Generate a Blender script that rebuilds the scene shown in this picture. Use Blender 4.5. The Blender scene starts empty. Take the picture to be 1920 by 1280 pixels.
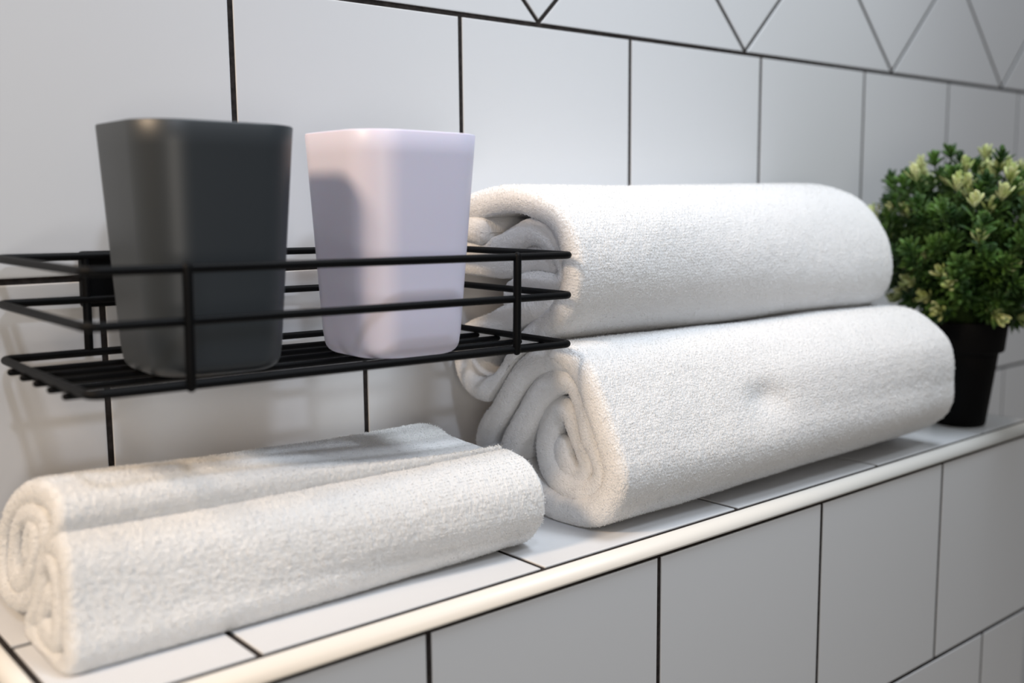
import bpy, math, random
import numpy as np
from mathutils import Vector, Matrix, Euler
random.seed(7)
rng = np.random.default_rng(11)
U = 0.15                       # one wall tile pitch in metres; every length below is in tile pitches

# ------------------------------------------------------------------ camera, world, lights, exposure
sc = bpy.context.scene
col = sc.collection
CAM = (-2.65893507, -3.47180519, 1.16585881)
RX, RY, RZ, FPX = 1.4407, 0.0087, -0.7003, 1953.62
cd = bpy.data.cameras.new('camera'); cam = bpy.data.objects.new('camera', cd); col.objects.link(cam)
cam.location = [c*U for c in CAM]; cam.rotation_euler = (RX, RY, RZ)
cd.sensor_width = 36.0; cd.lens = FPX/1920*36.0; cd.clip_start = 0.01; cd.clip_end = 50
cd.dof.use_dof = True; cd.dof.focus_distance = 3.75*U; cd.dof.aperture_fstop = 5.0
cd.dof.aperture_blades = 8
sc.camera = cam

w = bpy.data.worlds.new('world'); sc.world = w; w.use_nodes = True
w.node_tree.nodes['Background'].inputs[0].default_value = (1.0, 0.92, 0.83, 1)
w.node_tree.nodes['Background'].inputs[1].default_value = 0.141

def lamp(name, kind, loc, target, energy, color, size=0.1, spot=None, blend=0.5):
    l = bpy.data.lights.new(name, kind); l.energy = energy; l.color = color
    if kind == 'AREA': l.shape = 'DISK'; l.size = size*U
    else: l.shadow_soft_size = size*U
    if spot: l.spot_size = math.radians(spot); l.spot_blend = blend
    o = bpy.data.objects.new(name, l); col.objects.link(o)
    o.location = [c*U for c in loc]
    d = (Vector(target)-Vector(loc)); o.rotation_euler = d.to_track_quat('-Z', 'Y').to_euler()
    return o
lamp('ceiling_spot_cool', 'SPOT', (-3.4, -6.6, 8.4), (-0.9, -0.1, 1.95), 23, (0.79, 0.865, 1.0), 0.34, 36, 1.0)
lamp('ceiling_spot_cool', 'SPOT', (2.6, -6.2, 8.8), (1.4, -0.1, 1.95), 27.5, (0.90, 0.965, 1.0), 0.7, 38, 1.0)
lamp('ceiling_spot_warm', 'SPOT', (-7.9, -1.0, 6.5), (-1.2, -0.6, 0.7), 64, (1.0, 0.75, 0.51), 0.85, 34, 0.9)
lamp('low_fill_warm', 'AREA', (-4.6, -7.0, 0.9), (-0.5, -0.2, 0.4), 2.5, (1.0, 0.92, 0.82), 2.5)  # added warm fill, brightens the wall under the rack; no known fixture
lamp('overhead_fill_cool', 'AREA', (1.6, -3.2, 9.0), (0.6, -0.5, 0.5), 12, (0.83, 0.91, 1.0), 3.0)  # added soft overhead fill, lifts the ledge top; not a known fixture

sc.view_settings.view_transform = 'Standard'; sc.view_settings.look = 'None'
sc.view_settings.gamma = 1; sc.view_settings.use_curve_mapping = False
sc.view_settings.exposure = 0.0

# ------------------------------------------------------------------ helpers
def link_mesh(name, verts, faces, mats, parent=None, smooth=True, midx=None, uv=None):
    """verts in tile pitches, scaled to metres here"""
    v = np.asarray(verts, dtype=np.float64)*U
    me = bpy.data.meshes.new(name)
    if isinstance(faces, np.ndarray):
        n, k = faces.shape
        me.vertices.add(len(v)); me.vertices.foreach_set('co', v.astype(np.float32).ravel())
        me.loops.add(n*k); me.loops.foreach_set('vertex_index', faces.astype(np.int32).ravel())
        me.polygons.add(n); me.polygons.foreach_set('loop_start', (np.arange(n)*k).astype(np.int32))
        me.polygons.foreach_set('loop_total', np.full(n, k, dtype=np.int32))
        me.update(calc_edges=True)
    else:
        me.from_pydata([tuple(a) for a in v], [], [tuple(f) for f in faces]); me.update()
    if not isinstance(mats, (list, tuple)): mats = [mats]
    for m in mats: me.materials.append(m)
    me.polygons.foreach_set('use_smooth', np.full(len(me.polygons), bool(smooth)))
    if midx is not None: me.polygons.foreach_set('material_index', np.asarray(midx, dtype=np.int32))
    if uv is not None:
        ul = me.uv_layers.new(name='UVMap')
        li = np.empty(len(me.loops), dtype=np.int32); me.loops.foreach_get('vertex_index', li)
        ul.data.foreach_set('uv', np.asarray(uv, dtype=np.float32)[li].ravel())
    me.update(); me.validate()
    o = bpy.data.objects.new(name, me); col.objects.link(o)
    if parent is not None: o.parent = parent
    return o
def tag(o, label=None, cat=None, group=None, kind=None):
    if label: o['label'] = label
    if cat: o['category'] = cat
    if group: o['group'] = group
    if kind: o['kind'] = kind
    return o
def empty(name, loc=(0, 0, 0), rot=(0, 0, 0)):
    o = bpy.data.objects.new(name, None); col.objects.link(o)
    o.location = [c*U for c in loc]; o.rotation_euler = rot; o.empty_display_size = 0.02
    return o
class MB:
    def __init__(s): s.v = []; s.f = []; s.m = []
    def add(s, V, F, m=0):
        b = len(s.v); s.v += [tuple(a) for a in V]; s.f += [tuple(i+b for i in f) for f in F]; s.m += [m]*len(F)
    def build(s, name, mats, parent=None, smooth=True):
        return link_mesh(name, s.v, s.f, mats, parent, smooth, s.m)
def tube(mb, path, r, n=12, closed=False, m=0, caps=True):
    P = [Vector(p) for p in path]; N = len(P); rings = []
    up = None
    for i in range(N):
        if closed: t = (P[(i+1) % N]-P[i-1]).normalized()
        else: t = (P[min(i+1, N-1)]-P[max(i-1, 0)]).normalized()
        if up is None:
            up = Vector((0, 0, 1)) if abs(t.z) < .9 else Vector((0, 1, 0))
        a = t.cross(up).normalized(); b = a.cross(t).normalized(); up = b
        rr = r(i/(N-1)) if callable(r) else r
        rings.append([P[i]+(a*math.cos(2*math.pi*k/n)+b*math.sin(2*math.pi*k/n))*rr for k in range(n)])
    V = [p for rg in rings for p in rg]; F = []
    for i in range(N if closed else N-1):
        j = (i+1) % N
        for k in range(n): F.append((i*n+k, i*n+(k+1) % n, j*n+(k+1) % n, j*n+k))
    if not closed and caps:
        for (e, s_) in ((0, -1), (N-1, 1)):
            t = (P[1]-P[0]).normalized() if e == 0 else (P[-1]-P[-2]).normalized()
            rr = r(e/(N-1)) if callable(r) else r
            base = e*n; prev = base
            for (q, sc_) in ((.5, .86), (.86, .5)):
                st = len(V)
                for k in range(n): V.append(P[e]+(rings[e][k]-P[e])*sc_+t*s_*rr*q)
                for k in range(n):
                    f = (prev+k, prev+(k+1) % n, st+(k+1) % n, st+k); F.append(f if e else f[::-1])
                prev = st
            V.append(P[e]+t*s_*rr); c = len(V)-1
            for k in range(n):
                f = (prev+k, prev+(k+1) % n, c); F.append(f if e else f[::-1])
    mb.add(V, F, m)

# ------------------------------------------------------------------ materials
def mat(name, color, rough=0.5, spec=0.5, **kw):
    m = bpy.data.materials.new(name); m.use_nodes = True
    b = m.node_tree.nodes['Principled BSDF']
    b.inputs['Base Color'].default_value = (*color, 1); b.inputs['Roughness'].default_value = rough
    b.inputs['Specular IOR Level'].default_value = spec
    for k, v in kw.items(): b.inputs[k.replace('_', ' ')].default_value = v
    return m
def noise_bump(m, scale, strength, dist, coord='Object', detail=3, vmul=None, kind='noise'):
    nt = m.node_tree; b = nt.nodes['Principled BSDF']
    tc = nt.nodes.new('ShaderNodeTexCoord'); mp = nt.nodes.new('ShaderNodeMapping')
    if vmul: mp.inputs['Scale'].default_value = vmul
    t = nt.nodes.new('ShaderNodeTexNoise') if kind == 'noise' else nt.nodes.new('ShaderNodeTexVoronoi')
    t.inputs['Scale'].default_value = scale
    if kind == 'noise': t.inputs['Detail'].default_value = detail
    bp = nt.nodes.new('ShaderNodeBump'); bp.inputs['Strength'].default_value = strength; bp.inputs['Distance'].default_value = dist
    nt.links.new(tc.outputs[coord], mp.inputs[0]); nt.links.new(mp.outputs[0], t.inputs[0])
    nt.links.new(t.outputs[0], bp.inputs['Height'])
    old = b.inputs['Normal'].links
    if old: nt.links.new(old[0].from_socket, bp.inputs['Normal'])
    nt.links.new(bp.outputs[0], b.inputs['Normal'])
    return t
def vary(m, c1, c2, scale, detail=3):
    nt = m.node_tree; b = nt.nodes['Principled BSDF']
    tc = nt.nodes.new('ShaderNodeTexCoord'); t = nt.nodes.new('ShaderNodeTexNoise'); t.inputs['Scale'].default_value = scale
    t.inputs['Detail'].default_value = detail
    cr = nt.nodes.new('ShaderNodeValToRGB'); cr.color_ramp.elements[0].position = .35; cr.color_ramp.elements[1].position = .65
    cr.color_ramp.elements[0].color = (*c1, 1); cr.color_ramp.elements[1].color = (*c2, 1)
    nt.links.new(tc.outputs['Object'], t.inputs[0]); nt.links.new(t.outputs[0], cr.inputs[0]); nt.links.new(cr.outputs[0], b.inputs['Base Color'])

M_tile = mat('satin_white_tile', (0.66, 0.67, 0.69), 0.30, 0.4)
noise_bump(M_tile, 12, 0.10, 0.001)
M_grout = mat('dark_grout', (0.022, 0.018, 0.017), 0.9, 0.2); noise_bump(M_grout, 900, .6, .0004)
vary(M_grout, (0.016, 0.013, 0.012), (0.034, 0.028, 0.026), 260)
M_trim = mat('cream_ceramic_trim', (0.76, 0.745, 0.71), 0.38, 0.4)
M_black = mat('black_powder_coat', (0.003, 0.0032, 0.0038), 0.5, 0.10); noise_bump(M_black, 1500, .25, .0003)
M_gray = mat('charcoal_plastic', (0.023, 0.029, 0.035), 0.45, 0.6); noise_bump(M_gray, 1400, .08, .0002)
M_lilac = mat('lilac_plastic', (0.675, 0.665, 0.81), 0.40, 0.4); noise_bump(M_lilac, 1400, .06, .0002)
M_lilac.node_tree.nodes['Principled BSDF'].inputs['Subsurface Weight'].default_value = 0.12
M_lilac.node_tree.nodes['Principled BSDF'].inputs['Subsurface Scale'].default_value = 0.004
M_pot = mat('black_plastic', (0.003, 0.003, 0.0035), 0.6, 0.1)
M_soil = mat('dark_soil', (0.02, 0.014, 0.01), 1.0, 0.1); noise_bump(M_soil, 500, 1, .002)
M_leaf = mat('green_leaf', (0.04, 0.12, 0.02), 0.5, 0.4); vary(M_leaf, (0.016, 0.055, 0.010), (0.085, 0.18, 0.030), 60, 1)
M_pale = mat('pale_yellow_green_leaf', (0.55, 0.62, 0.25), 0.55, 0.35); vary(M_pale, (0.42, 0.52, 0.17), (0.72, 0.76, 0.40), 90, 1)
M_stem = mat('green_stem', (0.06, 0.11, 0.03), 0.6, 0.3)
M_floor = mat('grey_floor', (0.35, 0.34, 0.33), 0.5, 0.4); vary(M_floor, (0.32, .31, .30), (.38, .37, .36), 8)

def towel_material(name, colr, cells=104, strength=0.75, dist=0.0007):
    m = mat(name, colr, 0.95, 0.12)
    nt = m.node_tree; b = nt.nodes['Principled BSDF']
    b.inputs['Sheen Weight'].default_value = 0.35; b.inputs['Sheen Roughness'].default_value = 0.5
    tc = nt.nodes.new('ShaderNodeTexCoord'); mp = nt.nodes.new('ShaderNodeMapping'); mp.inputs['Scale'].default_value = (1.0, 1.25, 1)
    ns = nt.nodes.new('ShaderNodeTexNoise'); ns.inputs['Scale'].default_value = 14; ns.inputs['Detail'].default_value = 2
    mix = nt.nodes.new('ShaderNodeVectorMath'); mix.operation = 'MULTIPLY_ADD'; mix.inputs[1].default_value = (0.012, 0.012, 0)
    nt.links.new(tc.outputs['UV'], ns.inputs[0]); nt.links.new(ns.outputs[1], mix.inputs[0]); nt.links.new(tc.outputs['UV'], mix.inputs[2])
    nt.links.new(mix.outputs[0], mp.inputs[0])
    vo = nt.nodes.new('ShaderNodeTexVoronoi'); vo.inputs['Scale'].default_value = cells; vo.inputs['Randomness'].default_value = 0.6
    nt.links.new(mp.outputs[0], vo.inputs[0])
    n2 = nt.nodes.new('ShaderNodeTexNoise'); n2.inputs['Scale'].default_value = 160; n2.inputs['Detail'].default_value = 4; n2.inputs['Roughness'].default_value = .7
    nt.links.new(mp.outputs[0], n2.inputs[0])
    ad = nt.nodes.new('ShaderNodeMath'); ad.operation = 'MULTIPLY_ADD'; ad.inputs[1].default_value = -1.0
    nt.links.new(vo.outputs['Distance'], ad.inputs[0]); nt.links.new(n2.outputs[0], ad.inputs[2])
    bp = nt.nodes.new('ShaderNodeBump'); bp.inputs['Strength'].default_value = strength; bp.inputs['Distance'].default_value = dist
    nt.links.new(ad.outputs[0], bp.inputs['Height']); nt.links.new(bp.outputs[0], b.inputs['Normal'])
    return m
M_towel = towel_material('white_terry', (0.82, 0.825, 0.84))
M_pile = bpy.data.materials.new('white_terry_loops'); M_pile.use_nodes = True
_n = M_pile.node_tree; _n.nodes.clear()
_o = _n.nodes.new('ShaderNodeOutputMaterial'); _d = _n.nodes.new('ShaderNodeBsdfDiffuse'); _t = _n.nodes.new('ShaderNodeBsdfTranslucent'); _m = _n.nodes.new('ShaderNodeMixShader')
for _q in (_d, _t): _q.inputs['Color'].default_value = (0.86, 0.865, 0.87, 1)
_m.inputs[0].default_value = 0.45
_n.links.new(_d.outputs[0], _m.inputs[1]); _n.links.new(_t.outputs[0], _m.inputs[2]); _n.links.new(_m.outputs[0], _o.inputs['Surface'])
M_towel2 = towel_material('soft_white_terry', (0.80, 0.805, 0.81), 92, 0.75, 0.0007)

# ------------------------------------------------------------------ tiled structure
G = 0.0105      # half grout width
def clip_poly(P, a, b, c):          # keep a*x+b*y<=c
    out = []
    for i in range(len(P)):
        p, q = P[i], P[(i+1) % len(P)]
        dp, dq = a*p[0]+b*p[1]-c, a*q[0]+b*q[1]-c
        if dp <= 0: out.append(p)
        if (dp < 0 < dq) or (dq < 0 < dp):
            t = dp/(dp-dq); out.append((p[0]+(q[0]-p[0])*t, p[1]+(q[1]-p[1])*t))
    return out
def inset(P, d):
    n = len(P); ar = sum(P[i][0]*P[(i+1) % n][1]-P[(i+1) % n][0]*P[i][1] for i in range(n))
    if ar < 0: P = P[::-1]
    lines = []
    for i in range(n):
        p, q = P[i], P[(i+1) % n]; dx, dy = q[0]-p[0], q[1]-p[1]; L = math.hypot(dx, dy)
        if L < 1e-6: continue
        a, b = dy/L, -dx/L; lines.append((a, b, a*p[0]+b*p[1]-d))
    Q = P
    for l in lines: Q = clip_poly(Q, *l)
    R_ = []
    for p in Q:
        if not R_ or math.hypot(p[0]-R_[-1][0], p[1]-R_[-1][1]) > 1e-4: R_.append(p)
    if len(R_) > 1 and math.hypot(R_[0][0]-R_[-1][0], R_[0][1]-R_[-1][1]) < 1e-4: R_.pop()
    return R_
def tile(mb, P, fr, proud=0.0045):
    """fr maps (a, b, out) to a point; P is the tile's cell before the grout is taken off"""
    A = inset(P, G)
    if len(A) < 3: return
    prev = None
    for (d, h) in ((0.0, -0.003), (0.0, proud*.55), (0.0015, proud*.9), (0.005, proud)):
        Q = inset(P, G+d)
        if len(Q) != len(A): 
            if prev is None: return
            break
        st = len(mb.v); mb.v += [fr(p[0], p[1], h) for p in Q]
        if prev is not None:
            n = len(Q)
            for k in range(n): mb.f.append((prev+k, prev+(k+1) % n, st+(k+1) % n, st+k)); mb.m.append(0)
        prev = st; cnt = len(Q)
    mb.f.append(tuple(range(prev, prev+cnt))); mb.m.append(0)
def rect(a0, b0, a1, b1): return [(a0, b0), (a1, b0), (a1, b1), (a0, b1)]
def quad(mb, pts, m=1): mb.add(pts, [(0, 1, 2, 3)], m)

Z1, ZM, ZB = 1.936, 0.943, -0.050       # horizontal grout lines of the wall
PR = 0.0045
mb = MB(); fw = lambda a, b, h: (a, -h+PR*.0, b)
FW = lambda a, b, h: (a, PR-h, b)     # tile faces lie in y=0
X0, X1 = -7, 13
for k in range(X0, X1):
    tile(mb, rect(k, ZM, k+1, Z1), FW); tile(mb, rect(k+.506, ZB, k+1.506, ZM), FW)
    for r in range(1, 4):
        o = 0.0 if r % 2 else .506
        tile(mb, rect(k+o, ZB-r*.993, k+1+o, ZB-(r-1)*.993), FW)
S = 1.435; ZA = Z1+G
for i in range(-14, 22):                # tiles laid on the diagonal above the straight courses
    for j in range(0, 5):
        cx = .427+S*(i+.5*(j % 2 == 0)); cz = ZA+S*.5*j
        D = [(cx-S/2, cz), (cx, cz-S/2), (cx+S/2, cz), (cx, cz+S/2)]
        D = clip_poly(D, 0, -1, -Z1)
        D = clip_poly(clip_poly(D, -1, 0, -X0), 1, 0, X1)
        if len(D) >= 3: tile(mb, D, FW)
quad(mb, [(X0, PR+.001, -3.03), (X1+.5, PR+.001, -3.03), (X1+.5, PR+.001, 5.5), (X0, PR+.001, 5.5)])
quad(mb, [(X0, .8, -3.03), (X1+.5, .8, -3.03), (X1+.5, .8, 5.5), (X0, .8, 5.5)][::-1])
quad(mb, [(X0, PR+.001, 5.5), (X1+.5, PR+.001, 5.5), (X1+.5, .8, 5.5), (X0, .8, 5.5)])
tag(mb.build('wall_back', [M_tile, M_grout], smooth=False), kind='structure')
LX0, LX1, LY = -1.983, 2.985, -1.0497    # inner edges of the ledge's trim
FY = -1.0866
# front, left and right faces of the boxed-in ledge
mb = MB(); FF = lambda a, b, h: (a, FY+PR-h, b)
for r, (za, zb, o) in enumerate([(-1.049, -.062, .02), (-2.03, -1.049, .52), (-3.03, -2.03, .02)]):
    for k in range(-3, 4):
        a0, a1 = max(LX0-.036, k+o), min(LX1+.036, k+o+1)
        if a1-a0 > .05: tile(mb, rect(a0, za, a1, zb), FF)
    for fx, sg in ((LX0-.037, -1), (LX1+.037, 1)):
        FS = (lambda a, b, h, fx=fx, sg=sg: (fx-sg*(PR-h), a, b))
        for c in ((FY+.02, -.55), (-.55, 0)) if o < .3 else ((FY+.02, -.3), (-.3, 0)):
            P = rect(c[0], za, c[1], zb)
            b0 = len(mb.f); tile(mb, P, FS)
            if sg < 0: mb.f[b0:] = [f[::-1] for f in mb.f[b0:]]
e = .001
xa, xb, ya = LX0-.037+PR+e, LX1+.037-PR-e, FY+PR+e
quad(mb, [(xa, ya, -3.03), (xb, ya, -3.03), (xb, ya, -.02), (xa, ya, -.02)])
quad(mb, [(xa, PR, -3.03), (xa, ya, -3.03), (xa, ya, -.02), (xa, PR, -.02)])
quad(mb, [(xb, ya, -3.03), (xb, PR, -3.03), (xb, PR, -.02), (xb, ya, -.02)])
quad(mb, [(xa, ya, -.02), (xb, ya, -.02), (xb, PR, -.02), (xa, PR, -.02)])
tag(mb.build('wall_ledge_front', [M_tile, M_grout], smooth=False), kind='structure')
# ledge top
mb = MB(); FL = lambda a, b, h: (a, b, h-PR)
xs = [LX0]+[-1.491+k for k in range(0, 5)]+[LX1]
for a0, a1 in zip(xs[:-1], xs[1:]):
    tile(mb, rect(a0, LY, a1, -.5603), FL); tile(mb, rect(a0, -.5603, a1, -.004), FL)
quad(mb, [(LX0-.02, LY-.02, -PR-.001), (LX1+.02, LY-.02, -PR-.001), (LX1+.02, PR, -PR-.001), (LX0-.02, PR, -PR-.001)])
tag(mb.build('ledge_top', [M_tile, M_grout], smooth=False), kind='structure')
# rounded trim round the three free sides
mb = MB(); prof = []
for k in range(13):
    a = math.radians(90*k/12)
    prof.append((.009+.038*math.sin(a), -.056+.053*math.cos(a)))
prof = [(.009, -.012)]+prof+[(.036, -.056)]
V = []; path = [((LX0, PR), (-1, 0)), ((LX0, LY), (-1, -1)), ((LX1, LY), (1, -1)), ((LX1, PR), (1, 0))]
for (p, d) in path:
    V += [(p[0]+d[0]*o, p[1]+d[1]*o, z) for o, z in prof]
n = len(prof); F = []
for i in range(3):
    for k in range(n-1): F.append((i*n+k, i*n+k+1, (i+1)*n+k+1, (i+1)*n+k))
mb.add(V, [f[::-1] for f in F], 0)
tr = mb.build('trim_1', [M_trim]); tag(tr, kind='structure')
mb = MB(); quad(mb, [(-9, -14, -3.03), (14, -14, -3.03), (14, .8, -3.03), (-9, .8, -3.03)], 0)
tag(mb.build('floor', [M_floor], smooth=False), kind='structure')

# ------------------------------------------------------------------ wire rack
RM = Matrix(((0.99992646, -0.00137434, 0.01204919), (0.00147178, 0.99996625, -0.00808226), (-0.01203767, 0.0080994, 0.99989479)))
RO = Vector((-1.8187, -0.04, 0.709))
rack = empty('wire_rack', RO, RM.to_euler())
tag(rack, 'black wire basket shelf on the white tiled wall, holding two tumblers', 'shelf')
W_, D_, HM, HT = 1.6453, .7993, .1712, .3099
RF = .0125
def loop(z, r=.035):
    pts = []
    for (cx, cy, a0) in ((W_-r, -r, 0), (r, -r, 90), (r, -D_+r, 180), (W_-r, -D_+r, 270)):
        for k in range(9):
            a = math.radians(a0+90*k/8); pts.append((cx+r*math.cos(a), cy+r*math.sin(a), z))
    P = []
    for i in range(len(pts)):           # straight runs get a few stations of their own
        P.append(pts[i]); q = pts[(i+1) % len(pts)]
        if math.dist(pts[i], q) > .3:
            for t in np.linspace(0, 1, 8)[1:-1]: P.append(tuple(pts[i][c]+(q[c]-pts[i][c])*t for c in range(3)))
    return P
for nm, z in (('base_rail', 0), ('middle_rail', HM), ('top_rail', HT)):
    mb = MB(); tube(mb, loop(z), RF, 16, closed=True); mb.build(nm, M_black, rack)
for k in range(5):
    y = -.127*(k+1); mb = MB()
    tube(mb, [(-.010, y, -.0225), (.02, y, -.0225)]+[(x, y, -.0225) for x in np.linspace(.2, W_-.2, 6)]+[(W_-.02, y, -.0225), (W_+.010, y, -.0225)], .0108, 12)
    mb.build('base_wire', M_black, rack)
for x in (.258, 1.39):
    mb = MB(); yy = -D_-.006
    tube(mb, [(x, yy, z) for z in np.linspace(-.004, HT+.003, 6)], .0138, 12); mb.build('front_upright', M_black, rack)
for x in (.262, 1.386):
    mb = MB(); tube(mb, [(x, .004, z) for z in np.linspace(0, HT, 6)], .0138, 12); mb.build('back_upright', M_black, rack)
for x0 in (.25, 1.20):                       # mounting plates against the wall
    mb = MB(); x1, z0, z1, y0, y1, c = x0+.20, .145, .325, .012, .034, .012
    out = []
    for (cx, cz, a0) in ((x1-c, z1-c, 0), (x0+c, z1-c, 90), (x0+c, z0+c, 180), (x1-c, z0+c, 270)):
        for k in range(5): a = math.radians(a0+22.5*k); out.append((cx+c*math.cos(a), cz+c*math.sin(a)))
    n = len(out); V = [(a, y0+.003, b) for a, b in out]+[(a, y1, b) for a, b in out]
    cxm, czm = (x0+x1)/2, (z0+z1)/2
    V += [(cxm+(a-cxm)*.97, y0, czm+(b-czm)*.97) for a, b in out]
    F = [(k, n+k, n+(k+1) % n, (k+1) % n) for k in range(n)]+[(2*n+k, k, (k+1) % n, 2*n+(k+1) % n) for k in range(n)]
    F += [tuple(2*n+k for k in range(n)), tuple(n+k for k in range(n))[::-1]]
    mb.add(V, F); mb.build('mounting_plate', M_black, rack, smooth=False)

# ------------------------------------------------------------------ tumblers
def tumbler(name, lx, ly, yaw, s1, s2, H, m, label):
    zt = -.0105
    o = empty(name, RO+RM@Vector((lx, ly, zt)), RM.to_euler())
    def ring(s, r, z, n=14):
        P = []
        for cx, cy, a0 in ((1, 1, 0), (-1, 1, 90), (-1, -1, 180), (1, -1, 270)):
            for a in np.radians(np.linspace(a0, a0+90, n)):
                x = cx*(s-r)+r*math.cos(a); y = cy*(s-r)+r*math.sin(a)
                bow = 1+.012*math.cos(2*math.atan2(y, x))**2      # faces bow out a touch
                P.append((x*bow, y*bow, z))
        return P
    c, sn = math.cos(yaw), math.sin(yaw)
    rings = []
    def add(s, r, z): rings.append([(x*c-y*sn, x*sn+y*c, zz) for x, y, zz in ring(s, min(r, s*.98), z)])
    rb = .045
    add(s2*.55, s2*.5, .012); add(s2*.78, s2*.42, .010); add(s2-.052, s2*.42, .000)
    for k in range(8):
        a = math.radians(90*k/7); add(s2-rb*.62+rb*.62*math.sin(a), s2*.55, rb-rb*math.cos(a))
    for t in np.linspace(.1, 1, 10): add(s2+(s1-s2)*t, (s2+(s1-s2)*t)*.56, H*t-(.004 if t == 1 else 0))
    add(s1-.002, s1*.56, H-.001); add(s1-.006, s1*.555, H); add(s1-.012, s1*.55, H); add(s1-.016, s1*.54, H-.003)
    for t in np.linspace(.95, .08, 7): add(s2+(s1-s2)*t-.018, (s2+(s1-s2)*t)*.52, H*t)
    add(s2-.05, s2*.4, .035); add(s2*.4, s2*.38, .03)
    n = len(rings[0]); V = [p for r in rings for p in r]; F = []
    for i in range(len(rings)-1):
        for k in range(n): F.append((i*n+k, i*n+(k+1) % n, (i+1)*n+(k+1) % n, (i+1)*n+k))
    F.append(tuple(range(n))[::-1]); b = (len(rings)-1)*n; F.append(tuple(range(b, b+n)))
    ob = link_mesh(name, V, F, m, None, True)
    ob.location = o.location; ob.rotation_euler = o.rotation_euler; bpy.data.objects.remove(o)
    return tag(ob, label, 'cup')
def local(X, Y): return RM.inverted()@(Vector((X, Y, .69))-RO)
l = local(-1.367, -.477); tumbler('tumbler', l.x, l.y, -.01, .2445, .201, .715, M_gray, 'dark charcoal grey rounded square tumbler, standing left in the wire rack')
l = local(-.721, -.536); tumbler('tumbler', l.x, l.y, -.003, .2385, .193, .718, M_lilac, 'pale lilac rounded square tumbler, standing in the rack nearest the towels')

# ------------------------------------------------------------------ towels
CR = np.array(Euler((RX, RY, RZ)).to_matrix())
CC = np.array(CAM)
def cast(px, py, X, slope=0.0):
    """photo point on the towel's end plane x = X + slope*z"""
    d = CR@np.array([(px-960)/FPX, -(py-640)/FPX, -1.0])
    t = (X+slope*CC[2]-CC[0])/(d[0]-slope*d[2]); P = CC+t*d
    return P[1], P[2]
def smooth_curve(P, ds):
    P = np.asarray(P, float)
    for it in range(4):                         # corner cutting
        Q = np.empty((2*len(P)-2, 2)); Q[0::2] = .75*P[:-1]+.25*P[1:]; Q[1::2] = .25*P[:-1]+.75*P[1:]
        P = np.vstack([P[:1], Q, P[-1:]])
    L = np.concatenate([[0], np.cumsum(np.hypot(*np.diff(P, axis=0).T))])
    n = int(L[-1]/ds); s = np.linspace(0, L[-1], n)
    return s, np.stack([np.interp(s, L, P[:, 0]), np.interp(s, L, P[:, 1])], 1)
def vnoise(a, b, seed):
    """smooth value noise on two arrays"""
    r = np.random.default_rng(seed); T = r.random((256, 256))*2-1
    ia, ib = np.floor(a).astype(int), np.floor(b).astype(int); fa, fb = a-ia, b-ib
    fa = fa*fa*(3-2*fa); fb = fb*fb*(3-2*fb)
    g = lambda i, j: T[i % 256, j % 256]
    return (g(ia, ib)*(1-fa)+g(ia+1, ib)*fa)*(1-fb)+(g(ia, ib+1)*(1-fa)+g(ia+1, ib+1)*fa)*fb
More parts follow.
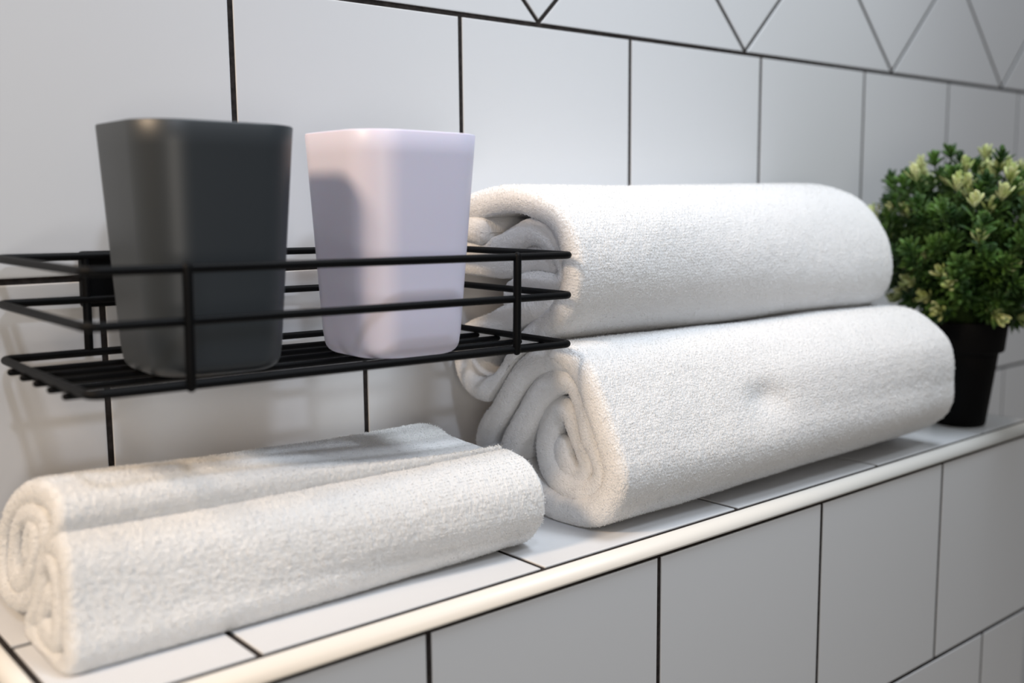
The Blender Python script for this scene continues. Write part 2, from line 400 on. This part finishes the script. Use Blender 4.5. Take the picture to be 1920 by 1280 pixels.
def towel(name, curve, h0, xl, xr, slope, warp, label, m, res=.0065, fine=(0, 1), seed=1, recess=None, wr=.012, pile=.0012, endwarp=None, rib=.08, tufts=190000, tuft=.0047):
    """a folded sheet of thickness 2*h0 wound along curve (y, z) and lying along x"""
    s1, C1 = smooth_curve(curve, .004); S_ = s1[-1]
    f0, f1 = fine
    ss = [0.0]
    while ss[-1] < S_:
        t = ss[-1]/S_
        edge = min(ss[-1], S_-ss[-1]) < h0*1.2
        ss.append(ss[-1]+(res if (f0 <= t <= f1) or edge else res*2))
    ss[-1] = S_; s = np.array(ss)
    C = np.stack([np.interp(s, s1, C1[:, 0]), np.interp(s, s1, C1[:, 1])], 1)
    k = int(.05/.004)*2+1
    T1 = np.gradient(C1, axis=0); ker = np.hanning(k+2)[1:-1]; ker /= ker.sum()
    T1 = np.stack([np.convolve(np.pad(T1[:, i], k//2, mode='edge'), ker, 'valid') for i in (0, 1)], 1)
    T = np.stack([np.interp(s, s1, T1[:, 0]), np.interp(s, s1, T1[:, 1])], 1); T /= np.linalg.norm(T, axis=1)[:, None]
    N = np.stack([T[:, 1], -T[:, 0]], 1)         # outward for a curve wound clockwise as seen from -x
    e = np.minimum(s, S_-s); h = h0*np.sqrt(np.clip(1-np.clip(1-e/h0, 0, 1)**2, 1e-4, 1))
    # stations round the slab: (x param, offset factor)
    L = xr-xl
    A = int(h0*math.pi/res)
    ua = [( 'm', t, 1.0) for t in np.linspace(0, 1, int(L/res))]
    uc = [( 'r', math.pi*t, 0) for t in np.linspace(0, 1, A//2)[1:-1]]
    ub = [( 'm', t, -1.0) for t in np.linspace(1, 0, int(L/(res*4)))]
    ud = [( 'l', math.pi*t, 0) for t in np.linspace(0, 1, A)[1:-1]]
    st = ub[len(ub)//2:]+ud+ua+uc+ub[:len(ub)//2]; j0 = len(ub)-len(ub)//2+len(ud)+len(ua)//2
    nu, nsn = len(st), len(s)
    hh = h[:, None]
    xs_ = np.zeros((nsn, nu)); off = np.zeros((nsn, nu))
    for j, (kd, t, sg) in enumerate(st):
        cr_ = .72                                 # fold edges are a little flattened
        if kd == 'm': xs_[:, j] = (xl+h0*cr_)+(L-2*h0*cr_)*t; off[:, j] = sg
        elif kd == 'r': xs_[:, j] = (xr-h0*cr_)+h[:]*cr_*math.sin(t); off[:, j] = math.cos(t)
        else: xs_[:, j] = (xl+h0*cr_)-h[:]*cr_*math.sin(t); off[:, j] = -math.cos(t)
    f = np.clip((xs_-xl)/L, 0, 1)
    sm = np.broadcast_to(s[:, None], xs_.shape)
    wn = vnoise(sm*3.1+5, xs_*1.3+9, seed)*.6+vnoise(sm*6.5, xs_*2.6, seed+3)*.4
    thick = hh*(1+.07*vnoise(sm*3, xs_*2, seed+5))
    Y = C[:, 0][:, None]+N[:, 0][:, None]*off*thick
    Z = C[:, 1][:, None]+N[:, 1][:, None]*off*thick
    outer = (off > 0)
    X = xs_ + slope*Z*(1-f)
    if recess is not None: X = X+recess(sm/S_, Z)*(1-f)**2
    Y, Z = warp(f, Y, Z, sm/S_)
    Y = Y+N[:, 0][:, None]*wn*wr; Z = Z+N[:, 1][:, None]*wn*wr
    if endwarp is not None: X, Y, Z = endwarp(X, Y, Z, f, off, sm/S_)
    # terry pile
    P = np.stack([X, Y, Z], 2)
    gs = np.gradient(P, axis=0); gu = (np.roll(P, -1, 1)-np.roll(P, 1, 1))
    nn = np.cross(gu, gs); nn /= np.maximum(np.linalg.norm(nn, axis=2, keepdims=True), 1e-9)
    arc = np.concatenate([[0], np.cumsum(np.linalg.norm(np.diff(P[nsn//2], axis=0), axis=1))])
    am = np.broadcast_to(arc[None, :], xs_.shape)
    r = np.random.default_rng(seed+40)
    white = r.standard_normal(xs_.shape)
    white = (white+np.roll(white, 1, 1)*.8)*.55
    rows = np.sin(sm*2*math.pi/.0185+1.2*vnoise(sm*8, am*5, seed+8))
    d = pile*(rib*rows*(.5+.5*vnoise(sm*9, am*9, seed+9))+.70*white)+.0010*vnoise(sm*24, am*24, seed+6)+.0016*vnoise(sm*8, am*5, seed+7)
    sgn = np.sign((nn[nsn//2, j0]*np.array([0, N[nsn//2, 0], N[nsn//2, 1]])).sum()) or 1
    P = P+nn*sgn*d[:, :, None]
    P[:, :, 2] = np.maximum(P[:, :, 2], .0015+.0015*np.abs(white))
    P[:, :, 1] = np.minimum(P[:, :, 1], -.004)
    idx = np.arange(nsn*nu).reshape(nsn, nu); a = idx[:-1]; b = idx[1:]
    F = np.stack([a, np.roll(a, -1, 1), np.roll(b, -1, 1), b], 2).reshape(-1, 4)
    if sgn < 0: F = F[:, ::-1]
    uv = np.stack([sm, am], 2).reshape(-1, 2)
    # close the two ends of the sheet
    V = P.reshape(-1, 3)
    # loose loops of the pile standing off the cloth
    Nn = (nn*sgn).reshape(-1, 3); wgt = np.where(off > -.6, 1.0, .15)*np.gradient(sm, axis=0)
    wgt = (wgt/wgt.sum()).ravel()
    pick = r.choice(len(V), size=tufts, p=wgt)
    jit = r.uniform(-.5, .5, (tufts, 1))*(np.roll(V, -1, 0)[pick]-V[pick]); jit[np.linalg.norm(jit, axis=1) > .02] = 0
    B0 = V[pick]+jit; n0 = Nn[pick]
    lean = r.standard_normal((tufts, 3)); lean -= (lean*n0).sum(1, keepdims=True)*n0; lean /= np.linalg.norm(lean, axis=1, keepdims=True)+1e-9
    side = np.cross(n0, lean); ln = r.uniform(.5, 1.25, (tufts, 1))*tuft; tl = r.uniform(.3, 1.3, (tufts, 1)); wd = tuft*.28
    p0 = B0-n0*.002; p1 = B0+(n0*.65+lean*tl*.35)*ln; p2 = B0+(n0*.72+lean*tl*.85)*ln
    TV = np.stack([p0-side*wd, p0+side*wd, p1+side*wd*.8, p1-side*wd*.8, p2], 1)
    TV[:, :, 2] = np.maximum(TV[:, :, 2], .001); TV[:, :, 1] = np.minimum(TV[:, :, 1], -.003)
    bi = np.arange(tufts)[:, None]*5
    TF = np.concatenate([bi+[[0, 1, 2]], bi+[[0, 2, 3]], bi+[[3, 2, 4]]])
    o = link_mesh(name, V, np.ascontiguousarray(F), m, None, True, None, uv)
    pm = link_mesh('terry_pile', TV.reshape(-1, 3), np.ascontiguousarray(TF), M_pile, o); pm['kind'] = 'stuff'
    return tag(o, label, 'towel')
def trace(pts, sc_, ox, oy, X, slope=0.0): return [cast(ox+x/sc_, oy+y/sc_, X, slope) for x, y in pts]

def hull_radius(curve, h, cy, cz, sel=None):
    P = smooth_curve(curve, .01)[1]
    if sel is not None: P = P[sel(P)]
    a = np.arctan2(P[:, 1]-cz, P[:, 0]-cy); r = np.hypot(P[:, 0]-cy, P[:, 1]-cz)+h
    nb = 72; R_ = np.full(nb, np.nan)
    for k in range(nb):
        c = -math.pi+(k+.5)*2*math.pi/nb; d = np.abs((a-c+math.pi) % (2*math.pi)-math.pi)
        if (d < .16).any(): R_[k] = r[d < .16].max()
    ok = ~np.isnan(R_); ii = np.arange(nb); R_ = np.interp(ii, ii[ok], R_[ok], period=nb)
    R_ = sum(np.roll(R_, q) for q in (-1, 0, 1))/3
    return lambda A_: np.interp((A_+math.pi)/(2*math.pi)*nb-.5, ii, R_, period=nb)
def round_to(Y, Z, g, hr, cy, cz, ty, tz, a, b, e, shear=0.0):
    """ease a section towards a plump superellipse at the towel's far end"""
    A_ = np.arctan2(Z-cz, Y-cy); r = np.hypot(Y-cy, Z-cz)/hr(A_)
    c, s_ = np.abs(np.cos(A_)), np.abs(np.sin(A_))
    t = (c**e/a**e+s_**e/b**e)**(-1/e)
    z2 = tz+r*t*np.sin(A_); y2 = ty+r*t*np.cos(A_)+shear*(z2-tz)
    return Y*(1-g)+y2*g, Z*(1-g)+z2*g

# lower bath towel
XL = -0.10
cur = trace([(230, 800), (185, 735), (190, 660), (265, 540), (345, 400), (440, 270), (570, 205), (690, 215), (775, 310), (830, 470),
             (880, 620), (930, 780), (962, 900), (945, 1010), (880, 1090), (790, 1128), (650, 1110), (510, 1040), (400, 950), (320, 850), (330, 740), (415, 570), (500, 420),
             (600, 340), (690, 345), (735, 430), (765, 560), (780, 680), (835, 800), (860, 900), (830, 990), (740, 1040), (610, 990), (520, 890),
             (490, 760), (520, 620), (560, 545), (640, 545), (665, 660), (715, 790), (740, 880), (690, 930), (620, 890), (580, 790), (580, 680)], 3.1225, 850, 600, XL)
HR_low = hull_radius(cur, .054, -.62, .31)
def warp_low(f, Y, Z, t):
    g = f*f*(3-2*f)
    return round_to(Y, Z, g, HR_low, -.62, .31, -.68, .335, .44, .335, 2.4)
def ew_low(X, Y, Z, f, off, t):
    d = np.exp(-(((X-.72)/.11)**2+((Z-.40)/.06)**2)); m_ = (off > .5)&(Y < -.7)
    Y = Y+.026*d*m_
    return X, Y, Z
towel('rolled_towel', cur, .054, XL-.03, 2.10, 0, warp_low, 'thick white rolled bath towel lying on the ledge, lower of the two stacked rolls', M_towel,
      fine=(.05, .52), seed=3, recess=lambda t, z: .06*np.clip((t-.5)*2, 0, 1), endwarp=ew_low)

# upper bath towel
cur = trace([(265, 385), (170, 355), (60, 340), (-70, 350), (-70, 270), (60, 225), (180, 195), (330, 160), (500, 140), (660, 165), (790, 260), (865, 390), (895, 530), (905, 660),
             (890, 800), (840, 930), (760, 1040), (650, 1120), (540, 1230), (440, 1400), (340, 1540), (230, 1570), (130, 1500), (80, 1350), (90, 1200), (160, 1130),
             (290, 1090), (430, 1000), (580, 950), (720, 900), (740, 860), (620, 840), (480, 850), (400, 880), (450, 830), (560, 775), (690, 800), (800, 800), (850, 700), (820, 600), (740, 470), (640, 380), (540, 365), (420, 430), (300, 500),
             (150, 520), (20, 500), (0, 580), (120, 610), (300, 640), (450, 610), (560, 560), (700, 600), (780, 640)], 4, 850, 340, XL)
HR_up = hull_radius(cur, .052, -.50, .90)
def ew_up(X, Y, Z, f, off, t):
    """the upper roll is pressed into shape by the roll it lies on"""
    g = np.clip((X-XL)/2.2, 0, 1); g = g*g*(3-2*g)
    cy, cz = -.62*(1-g)-.68*g, .31*(1-g)+.335*g
    A_ = np.arctan2(Z-cz, Y-cy); r = np.hypot(Y-cy, Z-cz)
    c, s_ = np.abs(np.cos(A_)), np.abs(np.sin(A_))
    R_ = HR_low(A_)*(1-g)+g*(c**2.4/.44**2.4+s_**2.4/.335**2.4)**(-1/2.4)-.008
    k = np.maximum(r, R_)/np.maximum(r, 1e-4)
    k = np.where(r > .12, k, 1)
    return X, cy+(Y-cy)*k, cz+(Z-cz)*k
def warp_up(f, Y, Z, t):
    g = f*f*(3-2*f)
    return round_to(Y, Z, g, HR_up, -.50, .90, -.41, .945, .35, .315, 2.2, .35)
towel('rolled_towel', cur, .052, XL-.03, 2.08, 0, warp_up, 'thick white rolled bath towel on top of another roll, beside the wire rack', M_towel,
      fine=(.03, .42), seed=12, recess=lambda t, z: .05*np.clip((t-.5)*2, 0, 1), endwarp=ew_up)

# small towel, rolled from both sides
XS, SL = -1.895, 0.15
cur = trace([(270, 640), (215, 560), (190, 420), (195, 330), (240, 310), (250, 420), (215, 600), (170, 690), (110, 640), (105, 480), (130, 320), (200, 240), (290, 235), (320, 300), (300, 420), (270, 560)][::-1]+
            [], 3.2, 0, 880, XS, SL)
cur = trace([(190, 560), (205, 440), (215, 340), (250, 330), (250, 450), (215, 620), (160, 680), (110, 620), (120, 440), (150, 300), (215, 245), (290, 265), (310, 380), (300, 560),
             (260, 720), (200, 790), (110, 770), (50, 680), (45, 520), (65, 330), (120, 200), (210, 130), (310, 130), (380, 210), (390, 330), (340, 430), (290, 500),
             (330, 440), (400, 440), (440, 560), (445, 760), (455, 960), (470, 1110), (440, 1190), (370, 1170), (290, 1080), (235, 980), (225, 900), (265, 800), (290, 680), (300, 560), (350, 520), (380, 640),
             (380, 800), (390, 950), (370, 1040), (310, 960), (290, 860), (330, 760), (340, 660)], 3.2, 0, 880, XS, SL)
SC = cur
HR_f = hull_radius(cur, .034, -.70, .18, lambda P: P[:, 0] < -.50)
HR_b = hull_radius(cur, .034, -.34, .20, lambda P: P[:, 0] > -.54)
def warp_small(f, Y, Z, t):
    g = f*f*(3-2*f)
    y1_, z1_ = round_to(Y, Z, g, HR_f, -.70, .18, -.74, .163, .20, .165, 2.3)
    y2_, z2_ = round_to(Y, Z, g, HR_b, -.34, .20, -.305, .176, .20, .172, 2.4)
    k = 1/(1+np.exp(np.clip((Y+.52)/.012, -40, 40)))
    return y1_*k+y2_*(1-k), z1_*k+z2_*(1-k)
towel('folded_towel', cur, .034, XS-.03, -.375, SL, warp_small, 'small white hand towel rolled from both sides, lying under the wire rack', M_towel2,
      res=.006, fine=(.38, .75), seed=21, pile=.0016, wr=.005, rib=.25)

# ------------------------------------------------------------------ potted plant
PX, PY = 2.64, -.845
pl = empty('potted_plant', (PX, PY, 0)); tag(pl, 'bushy green plant with pale yellow leaf tips in a small black pot', 'plant')
def lathe(prof, n=48):
    V = []; F = []
    for r, z in prof:
        for k in range(n): V.append((r*math.cos(2*math.pi*k/n), r*math.sin(2*math.pi*k/n), z))
    for i in range(len(prof)-1):
        for k in range(n): F.append((i*n+k, i*n+(k+1) % n, (i+1)*n+(k+1) % n, (i+1)*n+k))
    return V, F
V, F = lathe([(.02, .012), (.10, .012), (.112, .002), (.124, .002), (.130, .010), (.176, .385), (.178, .392)]); mb = MB(); mb.add(V, F)
F0 = tuple(range(48)); mb.f.append(F0[::-1]); mb.m.append(0)
V, F = lathe([(.178, .392), (.198, .394), (.203, .400), (.217, .545), (.216, .553), (.208, .555), (.202, .548), (.19, .43), (.17, .40)]); 
mb.build('pot', M_pot, pl)
mb = MB(); mb.add(V, F); mb.build('pot_rim', M_pot, pl)
mb = MB(); V, F = lathe([(.198, .50), (.15, .515), (.08, .52), (.01, .525)]); mb.add(V, F); mb.f.append(tuple(range(144, 192))); mb.m.append(0); mb.build('soil', M_soil, pl)

def leaf_arrays(base, dirv, up, length, width, curl=.25):
    """pointed oval leaf with a keel, 5 stations"""
    d = dirv.normalized(); s = d.cross(up)
    if s.length < 1e-3: s = d.cross(Vector((1, .3, .2)))
    s.normalize(); n = s.cross(d).normalized()
    V = []; F = []
    st = [(0, .16), (.25, .5), (.55, .92), (.80, .95), (.95, .5)]
    for t, wv in st:
        c = base+d*length*t+n*(-curl*length*t*t); hw = width*.5*wv
        V += [c-s*hw+n*hw*.35, c-n*hw*.22, c+s*hw+n*hw*.35, c+n*hw*.22]
    V.append(base+d*length-n*curl*length)
    for i in range(4):
        for k in range(4): F.append((i*4+k, i*4+(k+1) % 4, (i+1)*4+(k+1) % 4, (i+1)*4+k))
    for k in range(4): F.append((16+k, 16+(k+1) % 4, 20))
    return V, F
cen = Vector((0, 0, .97)); RR = .49
stems = MB(); green = MB(); pales = []
NS = 320
ga = math.pi*(3-math.sqrt(5))
def rv(a): return Vector((random.uniform(-a, a), random.uniform(-a, a), random.uniform(-a, a)))
for i in range(NS):
    zz = 1-1.9*(i+.5)/NS; rad = math.sqrt(max(0, 1-zz*zz)); th = ga*i
    dv = (Vector((rad*math.cos(th), rad*math.sin(th), zz))+rv(.12)).normalized()
    R_ = RR*random.uniform(.70, 1.04)
    if random.random() < .12: R_ *= 1.13
    tip = cen+Vector((dv.x*R_, dv.y*R_, dv.z*R_*(.89 if dv.z > 0 else .96))); root = Vector((dv.x*.05, dv.y*.05, .52))
    mid = root.lerp(tip, .5)+Vector((dv.x*.03, dv.y*.03, .06 if zz > 0 else .10))
    pts = [root*(1-t)**2+mid*2*t*(1-t)+tip*t*t for t in np.linspace(0, 1, 8)]
    tube(stems, pts, .0045, 5, caps=False)
    pale = random.random() < .34
    ns = 5 if pale else 8
    for k in range(ns):                    # paired leaves along the outer half of the stem
        t = .42+.56*k/ns; p = root*(1-t)**2+mid*2*t*(1-t)+tip*t*t
        ax = ((mid-root)*2*(1-t)+(tip-mid)*2*t).normalized()
        a = ax.cross(Vector((.3, .5, .8))).normalized(); b = ax.cross(a)
        for q in range(3):
            an = k*1.3+q*2.094+random.uniform(-.4, .4); sd = (a*math.cos(an)+b*math.sin(an))
            V, F = leaf_arrays(p, (ax*.75+sd*.8+rv(.12)), ax, random.uniform(.05, .085), random.uniform(.017, .027)); green.add(V, F)
    # rosette at the tip
    ax = ((tip-mid).normalized()+Vector((0, 0, .35))).normalized(); a = ax.cross(Vector((.3, .5, .8))).normalized(); b = ax.cross(a)
    tgt = MB() if pale else green
    for lv, (cnt, sp, ln) in enumerate(([(4, .70, .074), (4, .42, .074), (3, .15, .064)] if pale else [(5, .85, .085), (4, .5, .08), (2, .2, .066)])):
        for q in range(cnt):
            an = lv*.6+q*2*math.pi/cnt+random.uniform(-.25, .25); sd = (a*math.cos(an)+b*math.sin(an))
            V, F = leaf_arrays(tip+ax*.012*lv-ax*.02, ax*(1-sp*.35)+sd*sp, ax, ln*(1.05 if pale else .9)*random.uniform(.8, 1.2), random.uniform(.022, .032), -.12 if pale else .05); tgt.add(V, F)
    if pale: pales.append((dv, tgt))
stems.build('stems', M_stem, pl)
green.build('foliage', M_leaf, pl)
pales.sort(key=lambda q: q[0].dot(Vector((-.75, -.65, .1))), reverse=True)
for dv, t in pales[:90]: tag(t.build('leaf_tip', M_pale, pl), 'pale yellow green leaf tip')
